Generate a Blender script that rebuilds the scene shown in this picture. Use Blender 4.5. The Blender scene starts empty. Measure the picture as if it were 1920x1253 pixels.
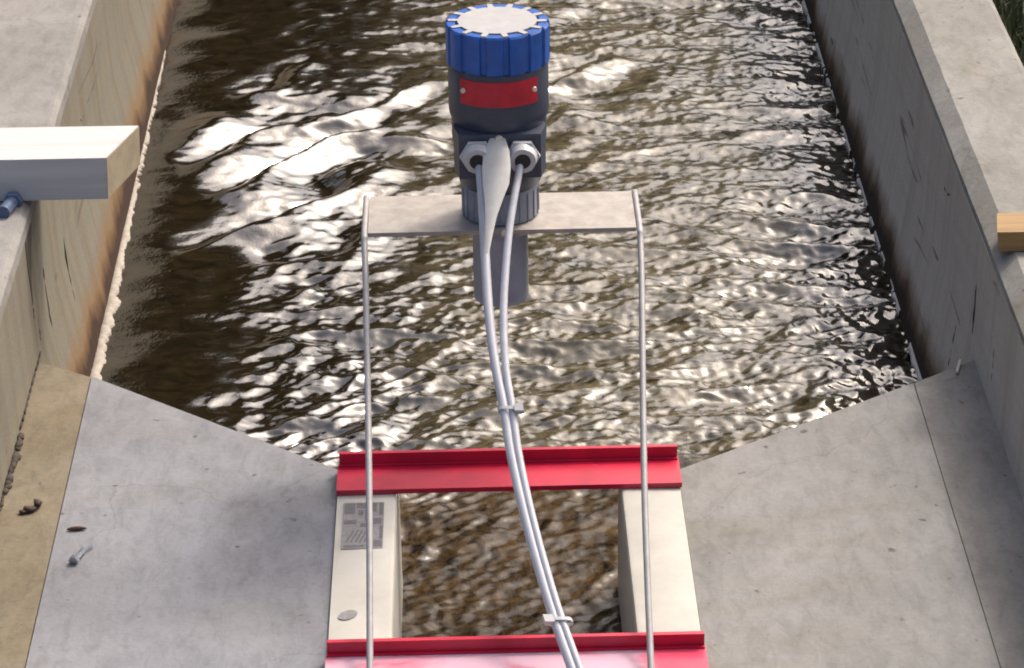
import bpy, bmesh, math, random
import numpy as np
from mathutils import Vector, Matrix

random.seed(7)
SC = bpy.context.scene
COL = SC.collection

# ------------------------------------------------------------------ camera
cam_d = bpy.data.cameras.new("camera")
cam = bpy.data.objects.new("camera", cam_d)
COL.objects.link(cam)
cam.matrix_world = (Matrix.Translation((-0.03416, -3.30437, 1.75))
                    @ Matrix.Rotation(math.radians(-0.71095), 4, 'Z')
                    @ Matrix.Rotation(math.radians(90 - 25.1055), 4, 'X')
                    @ Matrix.Rotation(-0.017, 4, 'Z'))
cam_d.sensor_width = 36.0
cam_d.lens = 36.0 * 6000.0 / 1920.0
cam_d.clip_start = 0.05
cam_d.clip_end = 500.0
SC.camera = cam

# ------------------------------------------------------------------ sky, sun, exposure
SUN_DIR = Vector((0.57, 0.68, 1.0)).normalized()
SUN_EL = math.asin(SUN_DIR.z)
SUN_AZ = math.atan2(SUN_DIR.x, SUN_DIR.y)
world = bpy.data.worlds.new("World")
SC.world = world
world.use_nodes = True
wn = world.node_tree
wn.nodes.clear()
sky = wn.nodes.new("ShaderNodeTexSky")
sky.sky_type = 'NISHITA'
sky.sun_disc = False
sky.sun_elevation = SUN_EL
sky.sun_rotation = SUN_AZ
sky.air_density = 0.9
sky.dust_density = 9.0
sky.ozone_density = 1.0
bg = wn.nodes.new("ShaderNodeBackground")
bg.inputs[1].default_value = 0.15
wo = wn.nodes.new("ShaderNodeOutputWorld")
wn.links.new(sky.outputs[0], bg.inputs[0])
wn.links.new(bg.outputs[0], wo.inputs[0])

sun_d = bpy.data.lights.new("sun", 'SUN')
sun_d.energy = 1.2
sun_d.angle = math.radians(8.0)
sun_d.color = (1.0, 0.965, 0.91)
sun = bpy.data.objects.new("sun", sun_d)
COL.objects.link(sun)
sun.rotation_euler = SUN_DIR.to_track_quat('Z', 'Y').to_euler()
sun.location = (4, 4, 8)

SC.view_settings.view_transform = 'Standard'
SC.view_settings.look = 'None'
SC.view_settings.gamma = 1.0
SC.view_settings.use_curve_mapping = False
SC.view_settings.exposure = 0.86
SC.cycles.filter_width = 1.9

# ------------------------------------------------------------------ materials
def new_mat(name):
    m = bpy.data.materials.new(name)
    m.use_nodes = True
    nt = m.node_tree
    b = nt.nodes["Principled BSDF"]
    return m, nt, b

def nd(nt, typ, **kw):
    n = nt.nodes.new(typ)
    for k, v in kw.items():
        setattr(n, k, v)
    return n

def coords(nt, scale=(1, 1, 1), kind='Object'):
    tc = nd(nt, "ShaderNodeTexCoord")
    mp = nd(nt, "ShaderNodeMapping")
    mp.inputs['Scale'].default_value = scale
    nt.links.new(tc.outputs[kind], mp.inputs[0])
    return mp.outputs[0]

def noise(nt, vec, scale, detail=4, rough=0.6, dist=0.0):
    n = nd(nt, "ShaderNodeTexNoise")
    n.inputs['Scale'].default_value = scale
    n.inputs['Detail'].default_value = detail
    n.inputs['Roughness'].default_value = rough
    n.inputs['Distortion'].default_value = dist
    nt.links.new(vec, n.inputs['Vector'])
    return n.outputs['Fac']

def ramp(nt, fac, stops):
    r = nd(nt, "ShaderNodeValToRGB")
    e = r.color_ramp.elements
    while len(e) < len(stops):
        e.new(0.5)
    for el, (p, c) in zip(e, stops):
        el.position = p
        el.color = (c, c, c, 1) if isinstance(c, (int, float)) else (*c, 1)
    nt.links.new(fac, r.inputs[0])
    return r.outputs[0]

def mixc(nt, fac, a, b, mode='MIX'):
    m = nd(nt, "ShaderNodeMix", data_type='RGBA', blend_type=mode)
    for sock, v in ((m.inputs[0], fac), (m.inputs[6], a), (m.inputs[7], b)):
        if isinstance(v, (int, float)):
            sock.default_value = v
        elif isinstance(v, tuple):
            sock.default_value = (*v, 1)
        else:
            nt.links.new(v, sock)
    return m.outputs[2]

def bump(nt, b, height, strength, dist=0.002):
    n = nd(nt, "ShaderNodeBump")
    n.inputs['Strength'].default_value = strength
    n.inputs['Distance'].default_value = dist
    nt.links.new(height, n.inputs['Height'])
    nt.links.new(n.outputs[0], b.inputs['Normal'])

def mat_concrete(name, c0, c1, speck=0.25, dark=(0.06, 0.05, 0.045), rough=0.9, stain=None, trowel=(1, 1, 1)):
    m, nt, b = new_mat(name)
    v = coords(nt)
    c0, c1 = tuple(c * 0.60 for c in c0), tuple(c * 0.60 for c in c1)
    stain = stain and tuple(c * 0.60 for c in stain)
    base = mixc(nt, ramp(nt, noise(nt, v, 5.0, 5, 0.6, 0.4), [(0.32, 0.0), (0.68, 1.0)]), c0, c1)
    if stain:
        s = ramp(nt, noise(nt, coords(nt, trowel), 3.2, 6, 0.62, 1.2), [(0.47, 0.0), (0.72, 0.75)])
        base = mixc(nt, s, base, stain)
    fine = noise(nt, v, 160.0, 3, 0.7)
    base = mixc(nt, speck, base, mixc(nt, fine, (0.25, 0.25, 0.25), (1.3, 1.3, 1.3)), 'MULTIPLY')
    scuff = ramp(nt, noise(nt, coords(nt, (2.2, 0.9, 1)), 22.0, 7, 0.75, 0.5), [(0.30, 0.70), (0.56, 1.06)])
    base = mixc(nt, 0.8, base, scuff, 'MULTIPLY')
    blot = ramp(nt, noise(nt, v, 2.3, 5, 0.6, 1.5), [(0.33, 0.80), (0.60, 1.07)])
    base = mixc(nt, 0.75, base, blot, 'MULTIPLY')
    vor = nd(nt, "ShaderNodeTexVoronoi", feature='DISTANCE_TO_EDGE')
    vor.inputs['Scale'].default_value = 1.35
    wv = nd(nt, "ShaderNodeVectorMath", operation='MULTIPLY_ADD')
    nz = nd(nt, "ShaderNodeTexNoise")
    nz.inputs['Scale'].default_value = 5.0
    nz.inputs['Detail'].default_value = 6
    nt.links.new(v, nz.inputs['Vector'])
    nt.links.new(nz.outputs['Color'], wv.inputs[0])
    wv.inputs[1].default_value = (0.35, 0.35, 0.35)
    nt.links.new(v, wv.inputs[2])
    nt.links.new(wv.outputs[0], vor.inputs['Vector'])
    hair = ramp(nt, vor.outputs['Distance'], [(0.0, 0.26), (0.003, 0.0)])
    base = mixc(nt, hair, base, dark)
    pits = ramp(nt, noise(nt, v, 46.0, 2, 0.5), [(0.70, 0.0), (0.76, 0.8)])
    base = mixc(nt, pits, base, dark)
    nt.links.new(base, b.inputs['Base Color'])
    b.inputs['Roughness'].default_value = rough
    b.inputs['Specular IOR Level'].default_value = 0.25
    bump(nt, b, noise(nt, v, 90.0, 5, 0.7), 0.35, 0.003)
    return m

def mat_wall(name, c0, c1, c2, wet, wet_top, rust):
    """Board-marked channel wall: grain along the channel, drips down the face, a wet stained foot."""
    m, nt, b = new_mat(name)
    v = coords(nt)
    c0, c1, c2 = (tuple(c * 0.62 for c in q) for q in (c0, c1, c2))
    grain = noise(nt, coords(nt, (9, 0.9, 9)), 4.5, 6, 0.65, 0.5)
    drip = noise(nt, coords(nt, (1, 14, 0.8)), 2.2, 5, 0.65, 0.3)
    base = mixc(nt, ramp(nt, grain, [(0.35, 0.0), (0.65, 1.0)]), c0, c1)
    base = mixc(nt, ramp(nt, drip, [(0.45, 0.0), (0.75, 0.85)]), base, c2)
    streak = ramp(nt, noise(nt, coords(nt, (8, 1.3, 11)), 3.0, 3, 0.5, 1.0), [(0.665, 0.0), (0.72, 0.75)])
    base = mixc(nt, streak, base, (0.07, 0.055, 0.04))
    fine = noise(nt, v, 190.0, 3, 0.7)
    base = mixc(nt, 0.3, base, mixc(nt, fine, (0.3, 0.3, 0.3), (1.25, 1.25, 1.25)), 'MULTIPLY')
    sep = nd(nt, "ShaderNodeSeparateXYZ")
    nt.links.new(v, sep.inputs[0])
    ad = nd(nt, "ShaderNodeMath", operation='MULTIPLY_ADD')
    nt.links.new(noise(nt, coords(nt, (1, 1, 0.4)), 9.0, 5, 0.65), ad.inputs[0])
    ad.inputs[1].default_value = -0.10
    nt.links.new(sep.outputs[2], ad.inputs[2])
    mr = nd(nt, "ShaderNodeMapRange")
    mr.inputs[1].default_value = -0.20
    mr.inputs[2].default_value = wet_top
    mr.inputs[3].default_value = 1.0
    mr.inputs[4].default_value = 0.0
    nt.links.new(ad.outputs[0], mr.inputs[0])
    base = mixc(nt, ramp(nt, mr.outputs[0], [(0.02, 0.0), (0.55, 1.0)]), base, rust)
    base = mixc(nt, ramp(nt, mr.outputs[0], [(0.45, 0.0), (0.80, 1.0)]), base, wet)
    nt.links.new(base, b.inputs['Base Color'])
    b.inputs['Roughness'].default_value = 0.85
    b.inputs['Specular IOR Level'].default_value = 0.25
    bump(nt, b, mixc(nt, 0.5, grain, fine), 0.4, 0.004)
    return m

def mat_plain(name, col, rough=0.5, var=0.15, scale=40, metallic=0.0, spec=0.5, bumpy=0.1, col2=None, stretch=(1, 1, 1)):
    m, nt, b = new_mat(name)
    v = coords(nt, stretch)
    n = noise(nt, v, scale, 5, 0.65, 0.3)
    col = tuple(c * 0.83 for c in col)
    c2 = col2 or tuple(c * (1 - 2.5 * var) for c in col)
    nt.links.new(mixc(nt, ramp(nt, n, [(0.35, 0.0), (0.7, 1.0)]), col, c2), b.inputs['Base Color'])
    sc = ramp(nt, noise(nt, coords(nt, (1, 1, 0.35)), 120.0, 4, 0.7, 2.0), [(0.62, rough), (0.74, min(1.0, rough + 0.3))])
    nt.links.new(sc, b.inputs['Roughness'])
    b.inputs['Metallic'].default_value = metallic
    b.inputs['Specular IOR Level'].default_value = spec
    if bumpy:
        bump(nt, b, noise(nt, v, scale * 4, 4, 0.6), bumpy, 0.001)
    return m

M = {}
M['slab_grey'] = mat_concrete("grey slab concrete", (0.295, 0.30, 0.325), (0.35, 0.355, 0.375), stain=(0.28, 0.275, 0.265))
M['slab_tan'] = mat_concrete("tan slab concrete", (0.32, 0.31, 0.29), (0.375, 0.365, 0.35), stain=(0.28, 0.255, 0.20), trowel=(0.6, 2.2, 1))
M['strip_tan'] = mat_concrete("yellow mortar", (0.27, 0.225, 0.15), (0.32, 0.275, 0.20), stain=(0.22, 0.165, 0.10), speck=0.35)
M['strip_grey'] = mat_concrete("grey mortar", (0.30, 0.29, 0.27), (0.35, 0.335, 0.31), speck=0.3)
M['coping'] = mat_concrete("coping concrete", (0.35, 0.335, 0.30), (0.41, 0.395, 0.36), speck=0.25, stain=(0.29, 0.265, 0.215))
M['coping_grey'] = mat_concrete("grey coping concrete", (0.34, 0.32, 0.295), (0.39, 0.37, 0.345), speck=0.25)
M['wall_l'] = mat_wall("stained left wall", (0.285, 0.255, 0.18), (0.25, 0.235, 0.195), (0.20, 0.155, 0.09), (0.030, 0.012, 0.005), -0.115, (0.165, 0.095, 0.040))
M['wall_r'] = mat_wall("stained right wall", (0.62, 0.575, 0.50), (0.55, 0.51, 0.45), (0.43, 0.39, 0.32), (0.020, 0.013, 0.008), -0.13, (0.11, 0.075, 0.045))
M['crust'] = mat_plain("lime crust", (0.42, 0.375, 0.31), 0.9, 0.12, 120, bumpy=0.6)
M['foam'] = mat_plain("foam", (0.52, 0.50, 0.46), 0.5, 0.08, 150, bumpy=0.3)
M['grp'] = mat_plain("cream moulded flume", (0.50, 0.475, 0.415), 0.42, 0.06, 25, bumpy=0.08)
M['red'] = mat_plain("red gelcoat", (0.60, 0.012, 0.050), 0.33, 0.12, 18, bumpy=0.08)
m, nt, b = new_mat("red gelcoat with painted glare")  # pale sky glare painted into the red, fading out at the right end
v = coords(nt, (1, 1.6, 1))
glare = ramp(nt, noise(nt, v, 9, 6, 0.6, 0.8), [(0.30, 0.1), (0.52, 0.9)])
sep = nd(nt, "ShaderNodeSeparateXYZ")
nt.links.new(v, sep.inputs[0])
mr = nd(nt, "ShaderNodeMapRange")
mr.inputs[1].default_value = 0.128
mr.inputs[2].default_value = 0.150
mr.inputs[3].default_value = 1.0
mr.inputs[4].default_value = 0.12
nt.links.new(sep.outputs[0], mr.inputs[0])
glare = mixc(nt, 1.0, glare, mr.outputs[0], 'MULTIPLY')
nt.links.new(mixc(nt, glare, (0.50, 0.014, 0.060), (0.47, 0.33, 0.40)), b.inputs['Base Color'])
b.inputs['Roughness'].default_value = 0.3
M['red_glare'] = m
M['blue'] = mat_plain("blue cap plastic", (0.014, 0.105, 0.44), 0.34, 0.12, 60, bumpy=0.05)
M['body'] = mat_plain("slate housing plastic", (0.052, 0.062, 0.095), 0.38, 0.1, 60, bumpy=0.08)
M['white'] = mat_plain("white plastic", (0.58, 0.57, 0.56), 0.4, 0.05, 30, bumpy=0.03)
M['disc'] = mat_plain("dusty cap disc", (0.40, 0.39, 0.385), 0.55, 0.07, 50, bumpy=0.05)
M['plate_red'] = mat_plain("red nameplate", (0.60, 0.010, 0.036), 0.38, 0.14, 70, bumpy=0.04)
M['rivet'] = mat_plain("rivet metal", (0.75, 0.70, 0.58), 0.35, 0.05, 80, metallic=0.3)
M['pipe'] = mat_plain("blue grey plastic", (0.33, 0.36, 0.42), 0.4, 0.12, 30, bumpy=0.06)
M['collar'] = mat_plain("grey collar", (0.24, 0.26, 0.31), 0.45, 0.1, 50, bumpy=0.05)
M['cable'] = mat_plain("grey cable sheath", (0.52, 0.52, 0.55), 0.28, 0.06, 60, bumpy=0.02)
M['tie'] = mat_plain("nylon tie", (0.60, 0.59, 0.57), 0.35, 0.03, 60)
M['tag'] = mat_plain("off white tag", (0.56, 0.535, 0.49), 0.3, 0.08, 40, bumpy=0.02)
M['hole'] = mat_plain("dark hole shade", (0.012, 0.012, 0.018), 0.5, 0.1, 60)
M['steel'] = mat_plain("dull galvanised steel", (0.42, 0.385, 0.345), 0.5, 0.14, 45, metallic=0.25, bumpy=0.1)
M['rod'] = mat_plain("rod steel", (0.37, 0.355, 0.35), 0.55, 0.1, 60, metallic=0.1)
M['timber'] = mat_plain("weathered pine", (0.56, 0.545, 0.53), 0.8, 0.08, 14, bumpy=0.3, stretch=(0.25, 5, 5))
M['timber_y'] = mat_plain("fresh orange pine", (0.34, 0.20, 0.065), 0.7, 0.16, 18, bumpy=0.3, stretch=(0.3, 6, 6))
M['endgrain'] = mat_plain("pine end grain", (0.40, 0.33, 0.22), 0.85, 0.12, 30, bumpy=0.3)
M['dirt'] = mat_plain("dark silt", (0.05, 0.036, 0.024), 0.9, 0.2, 80, bumpy=0.5)
M['crack'] = mat_plain("crack dirt and painted shadow", (0.075, 0.058, 0.042), 0.95, 0.2, 80)
M['leafd'] = mat_plain("dead leaf", (0.06, 0.034, 0.022), 0.8, 0.2, 120)
M['twig'] = mat_plain("brown twig", (0.15, 0.07, 0.035), 0.8, 0.2, 120)
M['alu'] = mat_plain("bright scrap", (0.55, 0.60, 0.68), 0.25, 0.2, 90, metallic=0.8)
M['bluesteel'] = mat_plain("blue painted steel", (0.10, 0.15, 0.26), 0.45, 0.15, 50)
M['ink'] = mat_plain("faded stamp ink", (0.14, 0.13, 0.14), 0.6, 0.2, 200, bumpy=0)
M['inkpale'] = mat_plain("pale stamp ink", (0.26, 0.25, 0.25), 0.6, 0.15, 160, bumpy=0)
M['grass'] = mat_plain("grass", (0.055, 0.075, 0.022), 0.7, 0.2, 8)
M['leaf'] = mat_plain("added tree leaves", (0.038, 0.055, 0.018), 0.7, 0.2, 2)
m, nt, b = new_mat("dark soil")
v = coords(nt)
nt.links.new(mixc(nt, noise(nt, v, 6, 8, 0.7), (0.02, 0.022, 0.012), (0.09, 0.08, 0.05)), b.inputs['Base Color'])
b.inputs['Roughness'].default_value = 0.95
bump(nt, b, noise(nt, v, 30, 6, 0.7), 0.8, 0.03)
M['soil'] = m

m, nt, b = new_mat("silty water")
v = coords(nt)
sep = nd(nt, "ShaderNodeSeparateXYZ")
nt.links.new(v, sep.inputs[0])
wob = noise(nt, coords(nt, (1, 0.6, 1)), 4.5, 4, 0.6, 0.8)

def along(axis, lo, hi, amount):
    a = nd(nt, "ShaderNodeMath", operation='MULTIPLY_ADD')
    nt.links.new(wob, a.inputs[0])
    a.inputs[1].default_value = amount
    nt.links.new(sep.outputs[axis], a.inputs[2])
    r = nd(nt, "ShaderNodeMapRange", interpolation_type='SMOOTHSTEP')
    r.inputs[1].default_value = lo + amount / 2
    r.inputs[2].default_value = hi + amount / 2
    nt.links.new(a.outputs[0], r.inputs[0])
    return r.outputs[0]
flow_and_reflection = mixc(nt, along(0, 0.40, 0.52, 0.12), along(0, -0.26, 0.06, 0.22), (0.0, 0.0, 0.0))                     # tan flow right of the middle; dark end paints the right wall's reflection
throat = along(1, 0.42, 0.27, 0.06)                    # browner, duller water in the throat
silt = ramp(nt, noise(nt, coords(nt, (1, 1.6, 1)), 24, 6, 0.72, 0.8), [(0.36, 0.0), (0.66, 1.0)])
clear = mixc(nt, silt, (0.006, 0.0045, 0.0022), (0.020, 0.014, 0.007))
tan = mixc(nt, silt, (0.016, 0.0125, 0.0055), (0.130, 0.107, 0.062))
brown_noise = ramp(nt, noise(nt, coords(nt, (1.25, 0.8, 1)), 21, 8, 0.72, 2.2), [(0.37, 0.0), (0.70, 1.0)])
brown = mixc(nt, brown_noise, (0.005, 0.0026, 0.0008), (0.088, 0.057, 0.026))
nt.links.new(mixc(nt, throat, mixc(nt, flow_and_reflection, clear, tan), brown), b.inputs['Base Color'])
rgh = mixc(nt, throat, mixc(nt, flow_and_reflection, (0.03, 0.03, 0.03), (0.10, 0.10, 0.10)), (0.22, 0.22, 0.22))
nt.links.new(rgh, b.inputs['Roughness'])
spl = mixc(nt, throat, mixc(nt, flow_and_reflection, (0.5, 0.5, 0.5), (0.36, 0.36, 0.36)), (0.065, 0.065, 0.065))
nt.links.new(spl, b.inputs['Specular IOR Level'])
b.inputs['IOR'].default_value = 1.9
bump(nt, b, noise(nt, coords(nt, (1, 1, 1)), 130, 3, 0.6, 0.4), 0.10, 0.004)
M['water'] = m
M['bounce_gravel'] = mat_concrete("added pale bounce gravel", (0.42, 0.40, 0.36), (0.52, 0.50, 0.46), speck=0.5)

# ------------------------------------------------------------------ mesh helpers
def finish(name, bm, mat, parent=None, smooth=False, bevel=0.0, kind=None):
    if bevel:
        bmesh.ops.bevel(bm, geom=[e for e in bm.edges if len(e.link_faces) == 2 and e.calc_face_angle(0) > 0.5],
                        offset=bevel, segments=2, affect='EDGES', profile=0.6, clamp_overlap=True)
    bmesh.ops.recalc_face_normals(bm, faces=bm.faces[:])
    me = bpy.data.meshes.new(name)
    bm.to_mesh(me)
    bm.free()
    for mt in (mat if isinstance(mat, list) else [mat]):
        me.materials.append(mt)
    if smooth:
        me.polygons.foreach_set('use_smooth', [True] * len(me.polygons))
        if smooth == 'auto':
            me.set_sharp_from_angle(angle=math.radians(35))
    o = bpy.data.objects.new(name, me)
    COL.objects.link(o)
    if parent is not None:
        o.parent = parent
        p = parent
        off = Vector((0, 0, 0))
        while p is not None:
            off += p.location
            p = p.parent
        o.location = -off
    if kind:
        o['kind'] = kind
    return o

def thing(name, label, cat, loc=(0, 0, 0), group=None):
    o = bpy.data.objects.new(name, None)
    o.empty_display_size = 0.05
    COL.objects.link(o)
    o.location = loc
    o['label'] = label
    o['category'] = cat
    if group:
        o['group'] = group
    return o

def tag(o, label, cat, group=None):
    o['label'] = label
    o['category'] = cat
    if group:
        o['group'] = group
    return o

def prism(bm, poly, z0, z1):
    a = [bm.verts.new((x, y, z0)) for x, y in poly]
    c = [bm.verts.new((x, y, z1)) for x, y in poly]
    n = len(poly)
    bm.faces.new(a[::-1])
    bm.faces.new(c)
    for i in range(n):
        j = (i + 1) % n
        bm.faces.new((a[i], a[j], c[j], c[i]))

def box(bm, x0, x1, y0, y1, z0, z1):
    prism(bm, [(x0, y0), (x1, y0), (x1, y1), (x0, y1)], z0, z1)

def hexa(bm, lo, hi):
    """Box from four lower and four upper corner points."""
    a = [bm.verts.new(p) for p in lo]
    c = [bm.verts.new(p) for p in hi]
    bm.faces.new(a[::-1])
    bm.faces.new(c)
    for i in range(4):
        j = (i + 1) % 4
        bm.faces.new((a[i], a[j], c[j], c[i]))

def extrude_section(bm, sec, ys, jit=0.0):
    rows = []
    for y in ys:
        rows.append([bm.verts.new((x + random.uniform(-jit, jit), y, z + random.uniform(-jit, jit))) for x, z in sec])
    n = len(sec)
    for r0, r1 in zip(rows, rows[1:]):
        for i in range(n):
            j = (i + 1) % n
            bm.faces.new((r0[i], r0[j], r1[j], r1[i]))
    bm.faces.new(rows[0])
    bm.faces.new(rows[-1][::-1])

def lathe(bm, prof, cx, cy, n=48):
    rows = []
    for r, z in prof:
        rows.append([bm.verts.new((cx + r * math.cos(2 * math.pi * k / n), cy + r * math.sin(2 * math.pi * k / n), z)) for k in range(n)])
    for r0, r1 in zip(rows, rows[1:]):
        for i in range(n):
            j = (i + 1) % n
            bm.faces.new((r0[i], r0[j], r1[j], r1[i]))
    bm.faces.new(rows[0][::-1])
    bm.faces.new(rows[-1])

def cyl(bm, p, q, r0, r1=None, n=16):
    r1 = r0 if r1 is None else r1
    p, q = Vector(p), Vector(q)
    d = (q - p).normalized()
    u = d.cross(Vector((0, 0, 1)) if abs(d.z) < 0.9 else Vector((1, 0, 0))).normalized()
    w = d.cross(u)
    a = [bm.verts.new(p + r0 * (math.cos(2 * math.pi * k / n) * u + math.sin(2 * math.pi * k / n) * w)) for k in range(n)]
    c = [bm.verts.new(q + r1 * (math.cos(2 * math.pi * k / n) * u + math.sin(2 * math.pi * k / n) * w)) for k in range(n)]
    for k in range(n):
        j = (k + 1) % n
        bm.faces.new((a[k], a[j], c[j], c[k]))
    bm.faces.new(a[::-1])
    bm.faces.new(c)

def catmull(pts, sub=6):
    P = [Vector(p) for p in pts]
    P = [2 * P[0] - P[1]] + P + [2 * P[-1] - P[-2]]
    out = []
    for i in range(1, len(P) - 2):
        for s in range(sub):
            t = s / sub
            a, b_, c, d = P[i - 1], P[i], P[i + 1], P[i + 2]
            out.append(0.5 * ((2 * b_) + (c - a) * t + (2 * a - 5 * b_ + 4 * c - d) * t * t + (3 * b_ - a - 3 * c + d) * t ** 3))
    out.append(P[-2])
    return out

def tube(bm, pts, r, n=12):
    up = Vector((1, 0, 0))
    rows = []
    for i, p in enumerate(pts):
        d = (pts[min(i + 1, len(pts) - 1)] - pts[max(i - 1, 0)]).normalized()
        u = (up - up.dot(d) * d).normalized()
        w = d.cross(u)
        up = u
        rr = r[i] if isinstance(r, list) else r
        rows.append([bm.verts.new(p + rr * (math.cos(2 * math.pi * k / n) * u + math.sin(2 * math.pi * k / n) * w)) for k in range(n)])
    for r0, r1 in zip(rows, rows[1:]):
        for i in range(n):
            j = (i + 1) % n
            bm.faces.new((r0[i], r0[j], r1[j], r1[i]))
    bm.faces.new(rows[0][::-1])
    bm.faces.new(rows[-1])

def blob(bm, c, sx, sy, sz, jit=0.3, sub=1):
    r = bmesh.ops.create_icosphere(bm, subdivisions=sub, radius=1.0)
    for vv in r['verts']:
        k = 1 + random.uniform(-jit, jit)
        vv.co = Vector((c[0] + vv.co.x * sx * k, c[1] + vv.co.y * sy * k, c[2] + vv.co.z * sz * k))

# ------------------------------------------------------------------ ground (one sheet to the horizon with the channel cut out)
GZ = 0.06
bm = bmesh.new()
xs = [-220, -30, -6, -2, -0.75, 0.75, 2, 6, 30, 220]
ysg = [-220, -30, -6, -2.0, 0, 2, 4, 7.0, 12, 30, 220]
gv = {}
for i, x in enumerate(xs):
    for j, y in enumerate(ysg):
        gv[i, j] = bm.verts.new((x, y, GZ))
for i in range(len(xs) - 1):
    for j in range(len(ysg) - 1):
        if xs[i] == -0.75 and -2.0 <= ysg[j] < 7.0:
            continue
        bm.faces.new((gv[i, j], gv[i + 1, j], gv[i + 1, j + 1], gv[i, j + 1]))
finish("ground", bm, M['soil'], kind='structure')
bm = bmesh.new()
for x0, x1, y0, y1 in ((-30, -0.76, -30, -0.35), (0.76, 30, -30, -0.35), (-0.76, 0.76, -30, -2.01)):
    box(bm, x0, x1, y0, y1, GZ + 0.004, GZ + 0.03)
finish("bounce_yard", bm, M['bounce_gravel'], kind='structure')  # unseen pale ground added to bounce light onto camera-facing sides

# ------------------------------------------------------------------ channel walls
def wall_x(side, z):
    t = [(-0.4, 0.545), (-0.16, 0.562 if side < 0 else 0.568), (0.0, 0.593), (0.165, 0.600), (0.2, 0.604)]
    for (z0, x0), (z1, x1) in zip(t, t[1:]):
        if z <= z1:
            return side * (x0 + (x1 - x0) * (z - z0) / (z1 - z0))
    return side * 0.604

YS = [-2.0, -1.5] + [-1.0 + 0.05 * k for k in range(80)] + [3.0, 3.5, 4, 5, 6, 7.0]
wl = thing("channel_wall", "yellow-brown stained concrete channel wall, left of the water, sunlit inner face", "wall", (-0.67, 0, -0.4))
sec = [(wall_x(-1, z), z) for z in (-0.4, -0.16, -0.08, 0.0, 0.08, 0.155)] + [(-0.745, 0.155), (-0.75, -0.4)]
bm = bmesh.new()
extrude_section(bm, sec, YS, 0.0004)
finish("wall_face", bm, M['wall_l'], wl, smooth='auto')
bm = bmesh.new()
extrude_section(bm, [(-0.5995, 0.155), (-0.600, 0.172), (-0.607, 0.180), (-0.738, 0.181), (-0.746, 0.172), (-0.747, 0.155)], YS, 0.0004)
finish("coping", bm, M['coping_grey'], wl, smooth='auto')

wr = thing("channel_wall", "grey concrete channel wall, right of the water, inner face in shade", "wall", (0.67, 0, -0.4))
sec = [(wall_x(1, z), z) for z in (-0.4, -0.16, -0.08, 0.0, 0.08, 0.155)] + [(0.740, 0.155), (0.745, -0.4)]
bm = bmesh.new()
extrude_section(bm, sec, YS, 0.0004)
finish("wall_face", bm, M['wall_r'], wr, smooth='auto')
bm = bmesh.new()
extrude_section(bm, [(0.600, 0.155), (0.601, 0.164), (0.6225, 0.181), (0.733, 0.182), (0.742, 0.174), (0.743, 0.155)], YS, 0.0004)
finish("coping", bm, M['coping'], wr, smooth='auto')

bm = bmesh.new()
poly = [(0.470, 0.154), (0.405, 0.154), (0.398, 0.120), (0.402, 0.070), (0.415, 0.100), (0.44, 0.128)]
fr = [bm.verts.new((wall_x(-1, z) + 0.0008, y, z)) for y, z in poly]
bk = [bm.verts.new((wall_x(-1, z) - 0.004, y, z)) for y, z in poly]
bm.faces.new(fr)
bm.faces.new(bk[::-1])
for i in range(6):
    bm.faces.new((fr[i], fr[(i + 1) % 6], bk[(i + 1) % 6], bk[i]))
finish("shadow_wedge", bm, M['crack'], wl)  # dark wedge painted in place of the shadow under the beam

def crack(side, pts, w, parent):
    """A crevice packed with dirt on a wall face: pts are (y, z)."""
    bm = bmesh.new()
    P = catmull([(wall_x(side, z) + side * w * 0.35, y, z) for y, z in pts], 5)
    n = len(P)
    tube(bm, P, [max(0.0005, w * (0.35 + random.random() * 0.75) * math.sin(math.pi * (0.08 + 0.84 * i / (n - 1)))) for i in range(n)], 6)
    finish("crack", bm, M['crack'], parent, smooth=True)

for pts, w in [([(0.40, 0.075), (0.398, 0.06), (0.39, 0.03)], 0.0022),
               ([(0.52, 0.09), (0.515, 0.06), (0.52, 0.01), (0.51, -0.03)], 0.0022),
               ([(0.43, 0.05), (0.425, 0.02), (0.42, 0.0)], 0.002),
               ([(1.02, 0.12), (1.12, 0.11), (1.22, 0.10), (1.34, 0.112)], 0.0016),
               ([(1.10, 0.075), (1.22, 0.07), (1.32, 0.078)], 0.0014),
               ([(0.72, 0.03), (0.70, -0.03), (0.69, -0.07)], 0.0018),
               ([(1.0, 0.09), (1.03, 0.075), (1.05, 0.08)], 0.003)]:
    crack(-1, pts, w, wl)
for pts, w in [([(0.36, 0.10), (0.352, 0.05), (0.355, 0.01)], 0.003),
               ([(1.40, 0.02), (1.55, 0.03), (1.8, 0.025)], 0.002),
               ([(0.60, 0.11), (0.63, 0.10), (0.66, 0.105)], 0.0025),
               ([(0.46, -0.01), (0.455, -0.05), (0.45, -0.09)], 0.0025),
               ([(0.21, 0.09), (0.20, 0.05), (0.205, 0.02)], 0.0015)]:
    crack(1, pts, w, wr)

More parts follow.
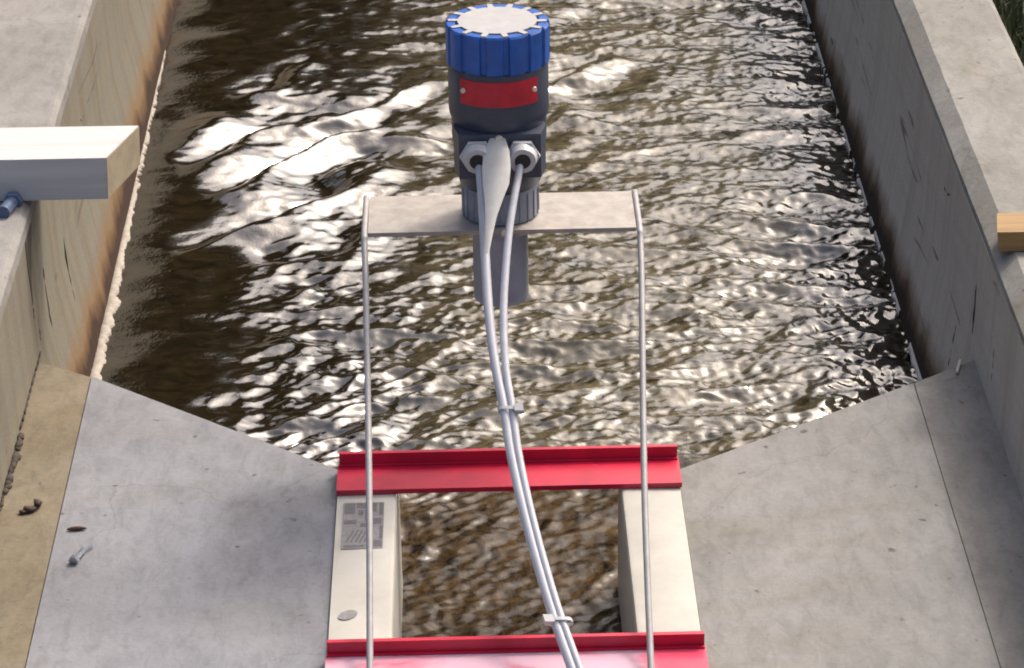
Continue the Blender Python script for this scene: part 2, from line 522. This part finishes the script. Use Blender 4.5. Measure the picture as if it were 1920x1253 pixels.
# pale lime crust along the left waterline, foam along the right one
bm = bmesh.new()
rows, y, jt = [], 0.31, 0.0
while y < 1.95:
    jt = 0.7 * jt + random.gauss(0, 0.16)
    w = max(0.0012, (0.0175 * ((1.95 - y) / 1.6) ** 1.4 + 0.002) * (1 + jt))
    if y > 1.35 and random.random() < 0.35:
        w = 0.0003
    xw = wall_x(-1, -0.155)
    rows.append([bm.verts.new(p) for p in ((xw - 0.003, y, -0.166), (xw - 0.002, y, -0.1525 + random.gauss(0, 0.0004)), (xw + w * 0.6, y, -0.1532 + random.gauss(0, 0.0004)), (xw + w, y, -0.1552), (xw + w, y, -0.166))])
    y += 0.006
for r0, r1 in zip(rows, rows[1:]):
    for k in range(4):
        bm.faces.new((r0[k], r0[k + 1], r1[k + 1], r1[k]))
finish("lime_crust", bm, M['crust'], wl, smooth=True, kind='stuff')
bm = bmesh.new()
prev, y, jt = None, 0.34, 0.0
while y < 2.6:
    jt = 0.8 * jt + random.gauss(0, 0.35)
    w = max(0.0005, 0.0030 * (1 + jt))
    xw = wall_x(1, -0.155)
    row = [bm.verts.new(p) for p in ((xw + 0.002, y, -0.162), (xw + 0.001, y, -0.1545), (xw - w * 0.6, y, -0.1545 + random.gauss(0, 0.0006)), (xw - w, y, -0.157), (xw - w, y, -0.164))]
    if prev and math.sin(y * 31) + 0.9 * math.sin(y * 83 + 1) + random.gauss(0, 0.5) > -0.35:
        for k in range(4):
            bm.faces.new((prev[k], prev[k + 1], row[k + 1], row[k]))
    prev = row
    y += 0.007
for v_ in [q for q in bm.verts if not q.link_faces]:
    bm.verts.remove(v_)
finish("foam", bm, M['foam'], None, smooth=True, kind='stuff')

# ------------------------------------------------------------------ water
def water():
    dx = 0.003
    x0, x1, y0, y1 = -0.60, 0.60, -0.62, 2.86
    nx, ny = int((x1 - x0) / dx) + 1, int((y1 - y0) / dx) + 1
    X = x0 + dx * np.arange(nx)
    Y = y0 + dx * np.arange(ny)
    XX, YY = np.meshgrid(X, Y)
    rng = np.random.default_rng(11)
    fx, fy = 448, 1280
    kx = 2 * np.pi * np.fft.fftfreq(fx, dx)[None, :]
    ky = 2 * np.pi * np.fft.fftfreq(fy, dx)[:, None]

    def band(lam, width=0.35, aniso=1.0, ridge=False, ang=0.0):
        """Noise of one wavelength, unit rms slope; crests run along the direction ang (0 = across the channel)."""
        ca, sa = math.cos(ang), math.sin(ang)
        k = np.sqrt(((kx * ca + ky * sa) * aniso) ** 2 + (-kx * sa + ky * ca) ** 2) + 1e-9
        g = np.exp(-(np.log(k * lam / (2 * np.pi)) / width) ** 2 / 2)
        h = np.real(np.fft.ifft2(np.fft.fft2(rng.standard_normal((fy, fx))) * g))[:ny, :nx]
        if ridge:
            h = h / h.std()
            h = -np.sqrt(h * h + 0.02)
        gy, gx = np.gradient(h, dx)
        return h / np.sqrt((gx ** 2 + gy ** 2).mean())

    def smooth(lam):
        k = np.sqrt(kx ** 2 + ky ** 2)
        h = np.real(np.fft.ifft2(np.fft.fft2(rng.standard_normal((fy, fx))) * np.exp(-(k * lam / 6.28) ** 2)))[:ny, :nx]
        return h / h.std()

    def sstep(a, b_, t):
        u = np.clip((t - a) / (b_ - a), 0, 1)
        return u * u * (3 - 2 * u)
    patch = smooth(0.22)
    calm = sstep(-0.30, 0.02, XX + 0.06 * patch)                        # rougher towards the right
    near = 1 - sstep(0.70, 1.30, YY + 0.14 * patch)                     # rougher towards the throat
    mid = sstep(-0.44, -0.24, XX + 0.03 * patch)
    rough = np.clip(0.05 + 0.75 * calm * (0.55 + 0.45 * near) + 0.55 * near * mid * (1 - calm), 0, 1)
    # a train of low standing waves left of the middle, long faces towards the flume
    ph = 2 * np.pi * (YY - 0.85 * XX + 0.05 * patch) / 0.20
    train = np.sin(ph - 0.35 * np.sin(ph))
    env = sstep(-0.47, -0.36, XX + 0.05 * patch) * (1 - sstep(-0.24, 0.0, XX + 0.06 * smooth(0.15))) * sstep(0.85, 1.15, YY) * (1 - sstep(1.70, 1.95, YY + 0.05 * patch))
    left = 1 - calm
    env2 = sstep(0.02, 0.08, XX + 0.05 * patch) * (1 - sstep(0.14, 0.26, XX + 0.05 * patch)) * sstep(1.35, 1.6, YY) * (1 - sstep(2.05, 2.25, YY))
    h = train * (env * 0.0125 + env2 * 0.0080)
    h += band(0.045, 0.3, 2.0, False, 0.5) * 0.07 * env
    h += band(0.022, 0.3, 1.6, False, 0.4) * (0.05 * env + 0.04 * left * mid)
    h += band(0.16, 0.3, 1.4) * 0.022
    h += band(0.09, 0.3, 1.8, False, 0.7) * (0.012 + 0.12 * left * near * mid)
    h += band(0.05, 0.3, 2.2, True, 0.7) * left * (0.006 + 0.20 * near * mid + 0.05 * env)
    h += band(0.055, 0.25, 1.2, False, 0.5) * 0.14 * left * mid * sstep(0.25, 0.5, YY) * (1 - env)
    h += band(0.08, 0.3, 1.5) * (0.006 + 0.05 * rough)
    thr = 1 - sstep(0.28, 0.40, YY)                                    # churned, finer water in the throat
    h += band(0.15, 0.30, 2.4, True, -0.12) * 0.25 * rough * (1 - thr)
    h += band(0.075, 0.4, 2.0, True, 0.1) * (0.004 + 0.14 * rough) * (1 - 0.8 * thr)
    h += band(0.033, 0.35, 1.25) * (0.003 + 0.10 * rough ** 1.3 * (1 - thr))
    h += band(0.019, 0.35, 1.1) * (0.14 * rough ** 1.5 * (1 - 0.7 * thr))
    h += band(0.045, 0.40, 1.4, False, 0.5) * 0.12 * thr
    h += band(0.022, 0.35, 1.3, False, 0.3) * 0.11 * thr
    h += band(0.038, 0.40, 1.5, True, -0.15) * 0.15 * rough * (1 - thr)
    edge = np.minimum(np.minimum(1, (YY - y0) / 0.1), np.minimum(1, (y1 - YY) / 0.3))
    h = (h - h.mean()) * edge
    h = np.clip(h, -0.026, 0.026)
    Yext = np.array([2.95, 3.2, 3.6, 4.2, 5.0, 6.0, 7.0])
    Ylow = np.array([-2.0, -1.5, -1.1, -0.8])
    Yall = np.concatenate([Ylow, Y, Yext])
    H = np.concatenate([np.zeros((4, nx)), h, np.zeros((len(Yext), nx))])
    N = len(Yall)
    co = np.empty((N, nx, 3), np.float32)
    co[..., 0] = X[None, :]
    co[..., 1] = Yall[:, None]
    co[..., 2] = -0.16 + H
    idx = np.arange(N * nx).reshape(N, nx)
    q = np.stack([idx[:-1, :-1], idx[:-1, 1:], idx[1:, 1:], idx[1:, :-1]], -1).reshape(-1, 4).astype(np.int32)
    me = bpy.data.meshes.new("water")
    me.vertices.add(N * nx)
    me.vertices.foreach_set('co', co.ravel())
    me.loops.add(q.size)
    me.loops.foreach_set('vertex_index', q.ravel())
    me.polygons.add(len(q))
    me.polygons.foreach_set('loop_start', np.arange(0, q.size, 4, dtype=np.int32))
    me.polygons.foreach_set('use_smooth', np.ones(len(q), bool))
    me.update(calc_edges=True)
    me.materials.append(M['water'])
    o = bpy.data.objects.new("water", me)
    COL.objects.link(o)
    o['kind'] = 'structure'
water()

bm = bmesh.new()
box(bm, -0.6, 0.6, 7.0, 7.2, -0.4, 0.17)
tag(finish("end_wall", bm, M['wall_r'], bevel=0.006), "low concrete cross wall closing the far end of the channel", "wall")

# ------------------------------------------------------------------ concrete slabs beside the flume
def slab(label, pts_main, pts_strip, m_main, m_strip, loc, edge=None):
    t = thing("concrete_slab", label, "slab", loc)
    bm = bmesh.new()
    prism(bm, pts_main, -0.38, 0.0)
    finish("slab_panel", bm, m_main, t, bevel=0.003)
    bm = bmesh.new()
    prism(bm, pts_strip, -0.38, -0.0015)
    finish("mortar_strip", bm, m_strip, t, bevel=0.0025)
    if edge:
        bm = bmesh.new()
        prism(bm, edge, -0.38, -0.001)
        finish("edge_strip", bm, m_main, t, bevel=0.003)
    return t

slab("flat grey concrete slab left of the red flume", [(-0.2005, -2.0), (-0.2005, 0.062), (-0.519, 0.332), (-0.519, -2.0)],
     [(-0.5205, -2.0), (-0.5205, 0.333), (-0.5935, 0.383), (-0.5935, -2.0)], M['slab_grey'], M['strip_tan'], (-0.36, -0.8, -0.38))
slab("flat tan concrete slab right of the red flume, shadow along its edge", [(0.2005, -2.0), (0.2005, -0.012), (0.508, 0.215), (0.508, -2.0)],
     [(0.5095, -2.0), (0.5095, 0.264), (0.5935, 0.326), (0.5935, -2.0)], M['slab_tan'], M['strip_grey'], (0.36, -0.8, -0.38),
     [(0.2005, -0.0105), (0.2005, 0.044), (0.508, 0.263), (0.508, 0.2165)])

# ------------------------------------------------------------------ flume
fl = thing("flume", "cream moulded flume with two red cross braces, set between the concrete slabs", "flume", (0, -0.6, -0.38))
def side(s):
    # rounded inner lip running down into the throat wall
    xi, xo = 0.130, 0.1995
    sec = [(s * xo, -0.37), (s * xo, 0.004), (s * (xi + 0.006), 0.005), (s * (xi + 0.002), 0.0038), (s * (xi + 0.0004), 0.001), (s * xi, -0.006), (s * (xi - 0.001), -0.16), (s * (xi - 0.002), -0.37)]
    bm = bmesh.new()
    extrude_section(bm, sec, [-2.0, -1.0, -0.5, -0.25, 0.0, 0.06 if s < 0 else 0.045])
    return finish("flange", bm, M['grp'], fl, smooth='auto')
fL, fR = side(-1), side(1)

def brace(y0, y1, ups, mt):
    bm = bmesh.new()
    box(bm, -0.2005, 0.2015, y0, y1, 0.0055, 0.0115)
    p = finish("cross_brace", bm, mt, fl, bevel=0.0015)
    bm = bmesh.new()
    box(bm, -0.1985, 0.2000, y1 + 0.0003, y1 + 0.0065, 0.0055, 0.0115 + ups)
    finish("upstand", bm, M['red'], p, bevel=0.001)
    bm = bmesh.new()
    box(bm, -0.1995, 0.2003, y1 - 0.004, y1 + 0.0001, 0.0117, 0.0135)
    finish("weld_bead", bm, M['red'], p, bevel=0.0008)
brace(-0.012, 0.050, 0.0155, M['red'])
brace(-0.500, -0.384, 0.0155, M['red_glare'])

# faded square stamp printed on the left flange: flat print, with its illegible blocks
bm = bmesh.new()
box(bm, -0.1915, -0.1445, -0.141, -0.031, 0.0051, 0.0053)
st = finish("printed_stamp", bm, M['inkpale'], fL)
bm = bmesh.new()
for (x0, x1, y0, y1) in [(-0.190, -0.178, -0.058, -0.034), (-0.176, -0.163, -0.045, -0.033), (-0.174, -0.168, -0.062, -0.05), (-0.166, -0.162, -0.075, -0.05),
                         (-0.158, -0.153, -0.054, -0.033), (-0.150, -0.1455, -0.062, -0.033), (-0.1565, -0.147, -0.084, -0.070), (-0.19, -0.176, -0.083, -0.074),
                         (-0.171, -0.164, -0.09, -0.082), (-0.189, -0.166, -0.138, -0.133), (-0.158, -0.146, -0.137, -0.122), (-0.149, -0.1455, -0.12, -0.088)]:
    box(bm, x0, x1, y0, y1, 0.0054, 0.0055)
for k in range(5):
    x = -0.187 + 0.005 * k
    hexa(bm, [(x, -0.126, 0.0054), (x + 0.002, -0.126, 0.0054), (x + 0.010, -0.098, 0.0054), (x + 0.008, -0.098, 0.0054)],
         [(x, -0.126, 0.0055), (x + 0.002, -0.126, 0.0055), (x + 0.010, -0.098, 0.0055), (x + 0.008, -0.098, 0.0055)])
finish("printed_marks", bm, M['ink'], fL)
bm = bmesh.new()
prism(bm, [(-0.1905 + 0.0105 * (1 + math.cos(a)), -0.289 + 0.010 * math.sin(a) + 0.0035 * math.cos(a)) for a in [2 * math.pi * k / 14 for k in range(14)]], 0.0051, 0.0054)
finish("smudge", bm, M['inkpale'], fL)

# ------------------------------------------------------------------ mounting bracket
AX, AY = -0.002, 0.160
br = thing("mounting_bracket", "pale metal bracket plate on two thin rods, carrying the blue capped sensor", "bracket", (0, -0.43, 0.0115))
bm = bmesh.new()
box(bm, -0.157, 0.1545, 0.106, 0.216, 0.280, 0.285)
finish("bracket_plate", bm, M['steel'], br, bevel=0.0015)
for (x, xb, xr) in ((-0.157, -0.1525, -0.004), (0.1545, 0.1405, 0.004)):
    bm = bmesh.new()
    tube(bm, catmull([(x + xr, 0.216, 0.284), (x + xr, 0.16, 0.284), (x + xr, 0.104, 0.283), (x * 0.998 + xr, 0.088, 0.276), (x * 0.99 + xr * 0.8, 0.02, 0.243), (xb + (x - xb) * 0.35, -0.22, 0.125), (xb, -0.425, 0.026), (xb, -0.448, 0.0135)], 6), 0.0036, 12)
    leg = finish("rod", bm, M['rod'], br, smooth=True)
    bm = bmesh.new()
    cyl(bm, (xb, -0.448, 0.0118), (xb, -0.448, 0.0150), 0.009, n=16)
    finish("foot", bm, M['rod'], leg, smooth='auto')
bm = bmesh.new()
cyl(bm, (0.001, 0.1015, 0.2825), (0.001, 0.1055, 0.2825), 0.0035, n=8)
finish("bolt", bm, M['rivet'], br, smooth='auto')

# ------------------------------------------------------------------ level sensor
sn = thing("level_sensor", "ultrasonic level sensor with blue notched cap, slate body and red nameplate", "sensor", (AX, AY, 0.175))
NL = 14
def ring_poly(n_l, r_hi, r_lo, frac=0.68, phase=0.0):
    out = []
    for k in range(n_l):
        a0 = 2 * math.pi * k / n_l + phase
        da = 2 * math.pi / n_l
        for t in (0.0, 0.22, 0.45, frac):
            out.append((a0 + da * t, r_hi))
        for t in (frac + 0.05, 0.95):
            out.append((a0 + da * t, r_lo))
    return out
bm = bmesh.new()
rp = ring_poly(NL, 0.0598, 0.0572)
rows = []
for z, dr in ((0.4755, -0.0015), (0.4775, 0.0), (0.5200, 0.0), (0.5222, -0.0018)):
    rows.append([bm.verts.new((AX + (r + dr) * math.cos(a), AY + (r + dr) * math.sin(a), z)) for a, r in rp])
n = len(rp)
for r0, r1 in zip(rows, rows[1:]):
    for i in range(n):
        bm.faces.new((r0[i], r0[(i + 1) % n], r1[(i + 1) % n], r1[i]))
inner = [bm.verts.new((AX + 0.0485 * math.cos(a), AY + 0.0485 * math.sin(a), 0.5222)) for a, r in rp]
inner2 = [bm.verts.new((AX + 0.0475 * math.cos(a), AY + 0.0475 * math.sin(a), 0.5180)) for a, r in rp]
for i in range(n):
    bm.faces.new((rows[-1][i], rows[-1][(i + 1) % n], inner[(i + 1) % n], inner[i]))
    bm.faces.new((inner[i], inner[(i + 1) % n], inner2[(i + 1) % n], inner2[i]))
bm.faces.new(inner2)
bm.faces.new(rows[0][::-1])
cap = finish("cap", bm, M['blue'], sn, smooth='auto')
bm = bmesh.new()                                            # pale disc with teeth in the notches of the cap
pts = []
for k in range(NL):
    a0 = 2 * math.pi * k / NL
    da = 2 * math.pi / NL
    pts += [(a0 + da * t, 0.0455) for t in (0.0, 0.35, 0.64)]
    pts += [(a0 + da * 0.72, 0.0565), (a0 + da * 0.96, 0.0565)]
prism(bm, [(AX + r * math.cos(a), AY + r * math.sin(a)) for a, r in pts], 0.5182, 0.5234)
finish("cap_disc", bm, M['disc'], cap)

bm = bmesh.new()
lathe(bm, [(0.040, 0.324), (0.0475, 0.328), (0.0510, 0.345), (0.0550, 0.385), (0.0552, 0.408), (0.0575, 0.414), (0.0580, 0.420), (0.0580, 0.470), (0.0565, 0.4752)], AX, AY, 56)
body = finish("body", bm, M['body'], sn, smooth='auto')
bm = bmesh.new()                                            # boss on the front that carries the cable glands
prism(bm, [(AX - 0.047, AY - 0.058), (AX + 0.047, AY - 0.058), (AX + 0.053, AY - 0.03), (AX + 0.05, AY), (AX - 0.05, AY), (AX - 0.053, AY - 0.03)], 0.352, 0.4055)
finish("gland_boss", bm, M['body'], sn, bevel=0.005)
bm = bmesh.new()                                            # curved nameplate
A = [math.radians(-90 + d) for d in np.linspace(-48, 48, 17)]
R0, R1 = 0.0582, 0.0594
vs = [[bm.verts.new((AX + r * math.cos(a), AY + r * math.sin(a), z)) for a in A] for r, z in ((R0, 0.4385), (R1, 0.4385), (R1, 0.4685), (R0, 0.4685))]
for i in range(16):
    for k in range(4):
        bm.faces.new((vs[k][i], vs[k][i + 1], vs[(k + 1) % 4][i + 1], vs[(k + 1) % 4][i]))
for e in (0, 16):
    bm.faces.new([vs[k][e] for k in range(4)])
npl = finish("nameplate", bm, M['plate_red'], sn, smooth='auto')
for d in (-43, 43):
    a = math.radians(-90 + d)
    bm = bmesh.new()
    cyl(bm, (AX + 0.0593 * math.cos(a), AY + 0.0593 * math.sin(a), 0.4545), (AX + 0.0615 * math.cos(a), AY + 0.0615 * math.sin(a), 0.4545), 0.0034, 0.0026, 12)
    finish("rivet", bm, M['rivet'], npl, smooth='auto')
def gland(x, z):
    bm = bmesh.new()
    y = AY - 0.0585
    cyl(bm, (x, y, z), (x, y - 0.006, z - 0.0005), 0.0205, 0.0205, 6)
    cyl(bm, (x, y - 0.006, z - 0.0005), (x, y - 0.017, z - 0.0015), 0.0175, 0.0150, 24)
    g = finish("cable_gland", bm, M['white'], sn, smooth='auto')
    bm = bmesh.new()
    cyl(bm, (x, y - 0.015, z - 0.0013), (x, y - 0.0176, z - 0.0016), 0.0092, n=20)
    finish("gland_hole", bm, M['hole'], g, smooth='auto')  # dark disc stands for the shade inside the gland's hole
gland(-0.0280, 0.3810)
gland(0.0235, 0.3805)
bm = bmesh.new()
cyl(bm, (-0.003, AY - 0.0582, 0.400), (-0.003, AY - 0.0615, 0.400), 0.0050, 0.0042, 12)
finish("screw", bm, M['rivet'], sn, smooth='auto')
bm = bmesh.new()
lathe(bm, [(0.0425, 0.2853), (0.0445, 0.287), (0.0445, 0.322), (0.0430, 0.3245)], AX, AY, 48)
for k in range(24):
    a = 2 * math.pi * k / 24
    cyl(bm, (AX + 0.0445 * math.cos(a), AY + 0.0445 * math.sin(a), 0.2875), (AX + 0.0445 * math.cos(a), AY + 0.0445 * math.sin(a), 0.3210), 0.0012, n=6)
finish("collar", bm, M['collar'], sn, smooth='auto')
bm = bmesh.new()
lathe(bm, [(0.0285, 0.1750), (0.0322, 0.1775), (0.0326, 0.181), (0.0326, 0.2798)], AX - 0.001, AY, 40)
finish("nose_tube", bm, M['pipe'], sn, smooth='auto')
bm = bmesh.new()
lathe(bm, [(0.0375, 0.266), (0.0390, 0.268), (0.0390, 0.2765), (0.0375, 0.2797)], AX - 0.001, AY, 10)
finish("lock_nut", bm, M['pipe'], sn, smooth='auto')

# ------------------------------------------------------------------ cables, ties and tag
cb = thing("cable_pair", "pair of grey sensor cables tied together, hanging down to the near red brace", "cable", (0.03, -0.3, 0.02))
C1 = [(-0.0281, 0.1026, 0.3828), (-0.025, 0.0773, 0.3654), (-0.023, 0.0354, 0.3369), (-0.0215, -0.024, 0.2971), (-0.0188, -0.0829, 0.2584), (-0.0131, -0.1355, 0.2244), (-0.005, -0.1819, 0.195), (0.0007, -0.228, 0.1663), (0.0116, -0.2853, 0.1314), (0.0245, -0.342, 0.0975), (0.0393, -0.3982, 0.0647), (0.0571, -0.4557, 0.0321), (0.0668, -0.4872, 0.0146)]
C2 = [(0.0226, 0.1007, 0.3824), (0.0181, 0.0755, 0.3651), (0.0125, 0.0517, 0.3489), (0.006, 0.016, 0.3248), (-0.0003, -0.0371, 0.2893), (-0.0034, -0.0841, 0.2586), (-0.0025, -0.1366, 0.2247), (0.0037, -0.183, 0.1953), (0.0087, -0.2291, 0.1666), (0.019, -0.2863, 0.1317), (0.0318, -0.343, 0.0979), (0.0466, -0.3993, 0.0651), (0.0648, -0.4567, 0.0325), (0.0744, -0.4882, 0.015)]
bm = bmesh.new()
tube(bm, catmull(C1, 6), 0.0053, 14)
finish("cable", bm, M['cable'], cb, smooth=True)
bm = bmesh.new()
tube(bm, catmull(C2, 6), 0.0044, 14)
finish("cable", bm, M['cable'], cb, smooth=True)
def cable_tie(p1, p2, d, head):
    p1, p2, d = Vector(p1), Vector(p2), Vector(d).normalized()
    ax = (p2 - p1).normalized()
    up = d.cross(ax).normalized()
    c = (p1 + p2) / 2
    L = (p2 - p1).length / 2
    bm = bmesh.new()
    rows = []
    n = 28
    for r, s in ((0.0062, -0.002), (0.0074, -0.002), (0.0074, 0.002), (0.0062, 0.002)):
        row = []
        for k in range(n):
            a = 2 * math.pi * k / n
            cx = L * (1 if math.cos(a) > 0 else -1) * min(1, abs(math.cos(a)) * 3)
            row.append(bm.verts.new(c + ax * (cx + r * math.cos(a)) + up * (r * math.sin(a)) + d * s))
        rows.append(row)
    for k in range(4):
        for i in range(n):
            bm.faces.new((rows[k][i], rows[k][(i + 1) % n], rows[(k + 1) % 4][(i + 1) % n], rows[(k + 1) % 4][i]))
    t = finish("cable_tie", bm, M['tie'], cb, smooth='auto')
    bm = bmesh.new()
    h = c + ax * head * (L + 0.0075) + up * 0.004 * (1 if up.z > 0 else -1)
    u = up
    lo = [h - ax * 0.005 - u * 0.004 - d * 0.0045, h + ax * 0.005 - u * 0.004 - d * 0.0045, h + ax * 0.005 + u * 0.004 - d * 0.0045, h - ax * 0.005 + u * 0.004 - d * 0.0045]
    hexa(bm, lo, [p + d * 0.009 for p in lo])
    finish("tie_head", bm, M['tie'], t, bevel=0.0015)
cable_tie(C1[6], C2[7], Vector(C1[7]) - Vector(C1[5]), 1)
cable_tie((0.0418, -0.4072, 0.0596), (0.0529, -0.4065, 0.0589), Vector(C1[11]) - Vector(C1[10]), -1)

bm = bmesh.new()
TAG = [((-0.0045, 0.1034, 0.4016), 0.0084), ((-0.0062, 0.0872, 0.3904), 0.015), ((-0.0067, 0.0692, 0.3781), 0.0162), ((-0.0078, 0.0513, 0.3658), 0.015), ((-0.0107, 0.0334, 0.3537), 0.0102), ((-0.0141, 0.0157, 0.3417), 0.0066), ((-0.0171, -0.0051, 0.3279), 0.0042), ((-0.0194, -0.0257, 0.3141), 0.0018)]
rows = []
for (p, w) in TAG:
    p = Vector(p)
    f_, k_ = [], []
    for i in range(9):
        t = -1 + i / 4
        off = Vector((t * w, -0.007 * (1 - t * t) * (w / 0.016), 0))
        f_.append(bm.verts.new(p + off))
        k_.append(bm.verts.new(p + off * 0.96 + Vector((0, 0.0012, 0))))
    rows.append(f_ + k_[::-1])
for r0, r1 in zip(rows, rows[1:]):
    for i in range(18):
        bm.faces.new((r0[i], r0[(i + 1) % 18], r1[(i + 1) % 18], r1[i]))
bm.faces.new(rows[0][::-1])
bm.faces.new(rows[-1])
tag(finish("cable_tag", bm, M['tag'], None, smooth='auto'), "off-white tapering plastic tag hanging between the two cable glands", "tag")

# ------------------------------------------------------------------ timbers
tb = thing("timber_beam", "pale timber beam lying across the left wall, end jutting over the water", "beam", (-0.9, 0.53, 0.182))
bm = bmesh.new()
hexa(bm, [(-1.5, 0.474, 0.1825), (-0.5005, 0.474, 0.1825), (-0.469, 0.588, 0.1825), (-1.5, 0.602, 0.1825)],
     [(-1.5, 0.478, 0.238), (-0.4985, 0.476, 0.238), (-0.467, 0.586, 0.238), (-1.5, 0.604, 0.238)])
finish("plank", bm, M['timber'], tb, bevel=0.0022)
bm = bmesh.new()
hexa(bm, [(-0.5010, 0.4745, 0.1830), (-0.4995, 0.4745, 0.1830), (-0.4680, 0.5875, 0.1830), (-0.4700, 0.5875, 0.1830)],
     [(-0.4995, 0.4765, 0.2372), (-0.4975, 0.4765, 0.2372), (-0.4660, 0.5855, 0.2372), (-0.4680, 0.5855, 0.2372)])
finish("sawn_end", bm, M['endgrain'], tb)
bm = bmesh.new()
cyl(bm, (-0.6195, 0.468, 0.1855), (-0.6265, 0.425, 0.187), 0.0085, n=14)
cyl(bm, (-0.6195, 0.472, 0.1855), (-0.619, 0.460, 0.1855), 0.012, n=6)
tag(finish("steel_pin", bm, M['bluesteel'], None, smooth='auto'), "short blue-grey steel pin under the pale timber beam", "pin")
bm = bmesh.new()
hexa(bm, [(0.603, 0.246, 0.1826), (0.76, 0.243, 0.1826), (0.77, 0.306, 0.1826), (0.611, 0.309, 0.1826)],
     [(0.600, 0.248, 0.207), (0.76, 0.245, 0.207), (0.77, 0.304, 0.207), (0.609, 0.307, 0.207)])
tag(finish("timber_offcut", bm, M['timber_y'], bevel=0.0018), "short orange timber offcut lying on the right wall", "timber")

# ------------------------------------------------------------------ small debris
bm = bmesh.new()
tube(bm, catmull([(-0.507, -0.074, 0.0022), (-0.496, -0.0735, 0.003), (-0.4845, -0.0725, 0.0022)], 4), [0.001, 0.0018, 0.0024, 0.0026, 0.0026, 0.0026, 0.0022, 0.0016, 0.0008], 7)
tag(finish("twig", bm, M['twig'], smooth=True), "short brown twig lying on the grey slab", "twig")
bm = bmesh.new()
cyl(bm, (-0.490, -0.150, 0.004), (-0.4825, -0.128, 0.0045), 0.0035, n=6)
cyl(bm, (-0.4915, -0.154, 0.0045), (-0.490, -0.149, 0.0045), 0.0058, n=6)
cyl(bm, (-0.4822, -0.127, 0.0045), (-0.473, -0.116, 0.003), 0.0012, n=6)
tag(finish("metal_bolt", bm, M['alu'], smooth='auto'), "small shiny bolt lying on the grey slab below the twig", "bolt")
bm = bmesh.new()
for p, s in (((-0.5475, -0.012, 0.004), (0.006, 0.010, 0.005)), ((-0.5555, -0.022, 0.002), (0.008, 0.007, 0.0035)), ((-0.563, -0.027, 0.001), (0.006, 0.004, 0.0025))):
    blob(bm, p, *s, 0.25)
tag(finish("dead_leaf", bm, M['leafd'], smooth=True), "crumpled dark dead leaf on the yellow strip at left", "leaf")
bm = bmesh.new()
y = 0.17
while y > -0.5:
    big = 1.0 if any(abs(y - q) < 0.02 for q in (0.152, 0.10, 0.045)) else 0.32
    blob(bm, (-0.5915 + 0.002 * big, y, 0.0), 0.006 * big * random.uniform(0.5, 1.5), 0.011 * random.uniform(0.7, 1.3), 0.0016 * big, 0.35)
    y -= 0.011
while y < 0.38:
    y += 0.02
    if y > 0.18:
        blob(bm, (-0.592, y, 0.0), 0.0018, 0.013, 0.002, 0.3)
finish("silt", bm, M['dirt'], None, smooth=True, kind='stuff')
bm = bmesh.new()
cyl(bm, (0.5655, 0.285, 0.0016), (0.5745, 0.318, 0.0022), 0.0019, n=8)
tag(finish("nail", bm, M['rivet'], smooth='auto'), "pale nail lying in the shaded corner of the tan slab", "nail")

# ------------------------------------------------------------------ grass beside the walls, unseen trees added to darken the water's reflection
bm = bmesh.new()
for side_, cnt in ((1, 4200), (-1, 1600)):
    for _ in range(cnt):
        x = side_ * (0.752 + abs(random.gauss(0, 0.10)))
        y = random.uniform(-0.2, 3.0)
        hgt = random.uniform(0.03, 0.13)
        a = random.uniform(0, 6.28)
        w = random.uniform(0.0015, 0.0035)
        lean = Vector((random.gauss(0.03, 0.035) * side_, random.gauss(0, 0.035), 0))
        b0 = Vector((x, y, GZ))
        s_ = Vector((math.cos(a) * w, math.sin(a) * w, 0))
        v0, v1 = bm.verts.new(b0 - s_), bm.verts.new(b0 + s_)
        v2, v3 = bm.verts.new(b0 + lean * 0.4 + s_ * 0.7 + Vector((0, 0, hgt * 0.6))), bm.verts.new(b0 + lean * 0.4 - s_ * 0.7 + Vector((0, 0, hgt * 0.6)))
        v4 = bm.verts.new(b0 + lean + Vector((0, 0, hgt)))
        bm.faces.new((v0, v1, v2, v3))
        bm.faces.new((v3, v2, v4))
finish("grass", bm, M['grass'], None, kind='stuff')

bm = bmesh.new()
def leaves(cx, cy, cz, rx, ry, rz, cnt, s=0.2):
    for _ in range(cnt):
        d = Vector((random.gauss(0, 1), random.gauss(0, 1), random.gauss(0, 1))).normalized() * random.random() ** 0.4
        p = Vector((cx + d.x * rx, cy + d.y * ry, max(0.1, cz + d.z * rz)))
        u = Vector((random.gauss(0, 1), random.gauss(0, 1), random.gauss(0, 1))).normalized() * s * random.uniform(0.5, 1.2)
        w = u.cross(Vector((random.gauss(0, 1), random.gauss(0, 1), random.gauss(0, 1)))).normalized() * s * random.uniform(0.4, 0.9)
        bm.faces.new([bm.verts.new(q) for q in (p - u, p + w * 0.8, p + u, p - w * 0.8)])
x = -16.0
while x < 16:
    t = 9.5 if x < 0.2 else 3.4
    leaves(x, 13 + random.uniform(-0.5, 0.8), t * 0.45, 1.5, 1.2, t * 0.55 + random.uniform(-0.4, 0.3), int(240 * t))
    x += 1.2
for (tx, ty, tz, r) in ((-3.7, 12.5, 5.6, 2.9), (-6.8, 13, 5.5, 3.2), (-3.6, 13, 9.0, 2.4), (-10.5, 13, 5, 3.2)):
    leaves(tx, ty, tz, r, r * 0.7, r * 1.15, 4200, 0.24)
    cyl(bm, (tx, ty, 0), (tx, ty, tz), 0.22, 0.1, 8)
finish("added_trees", bm, M['leaf'], None, kind='stuff')
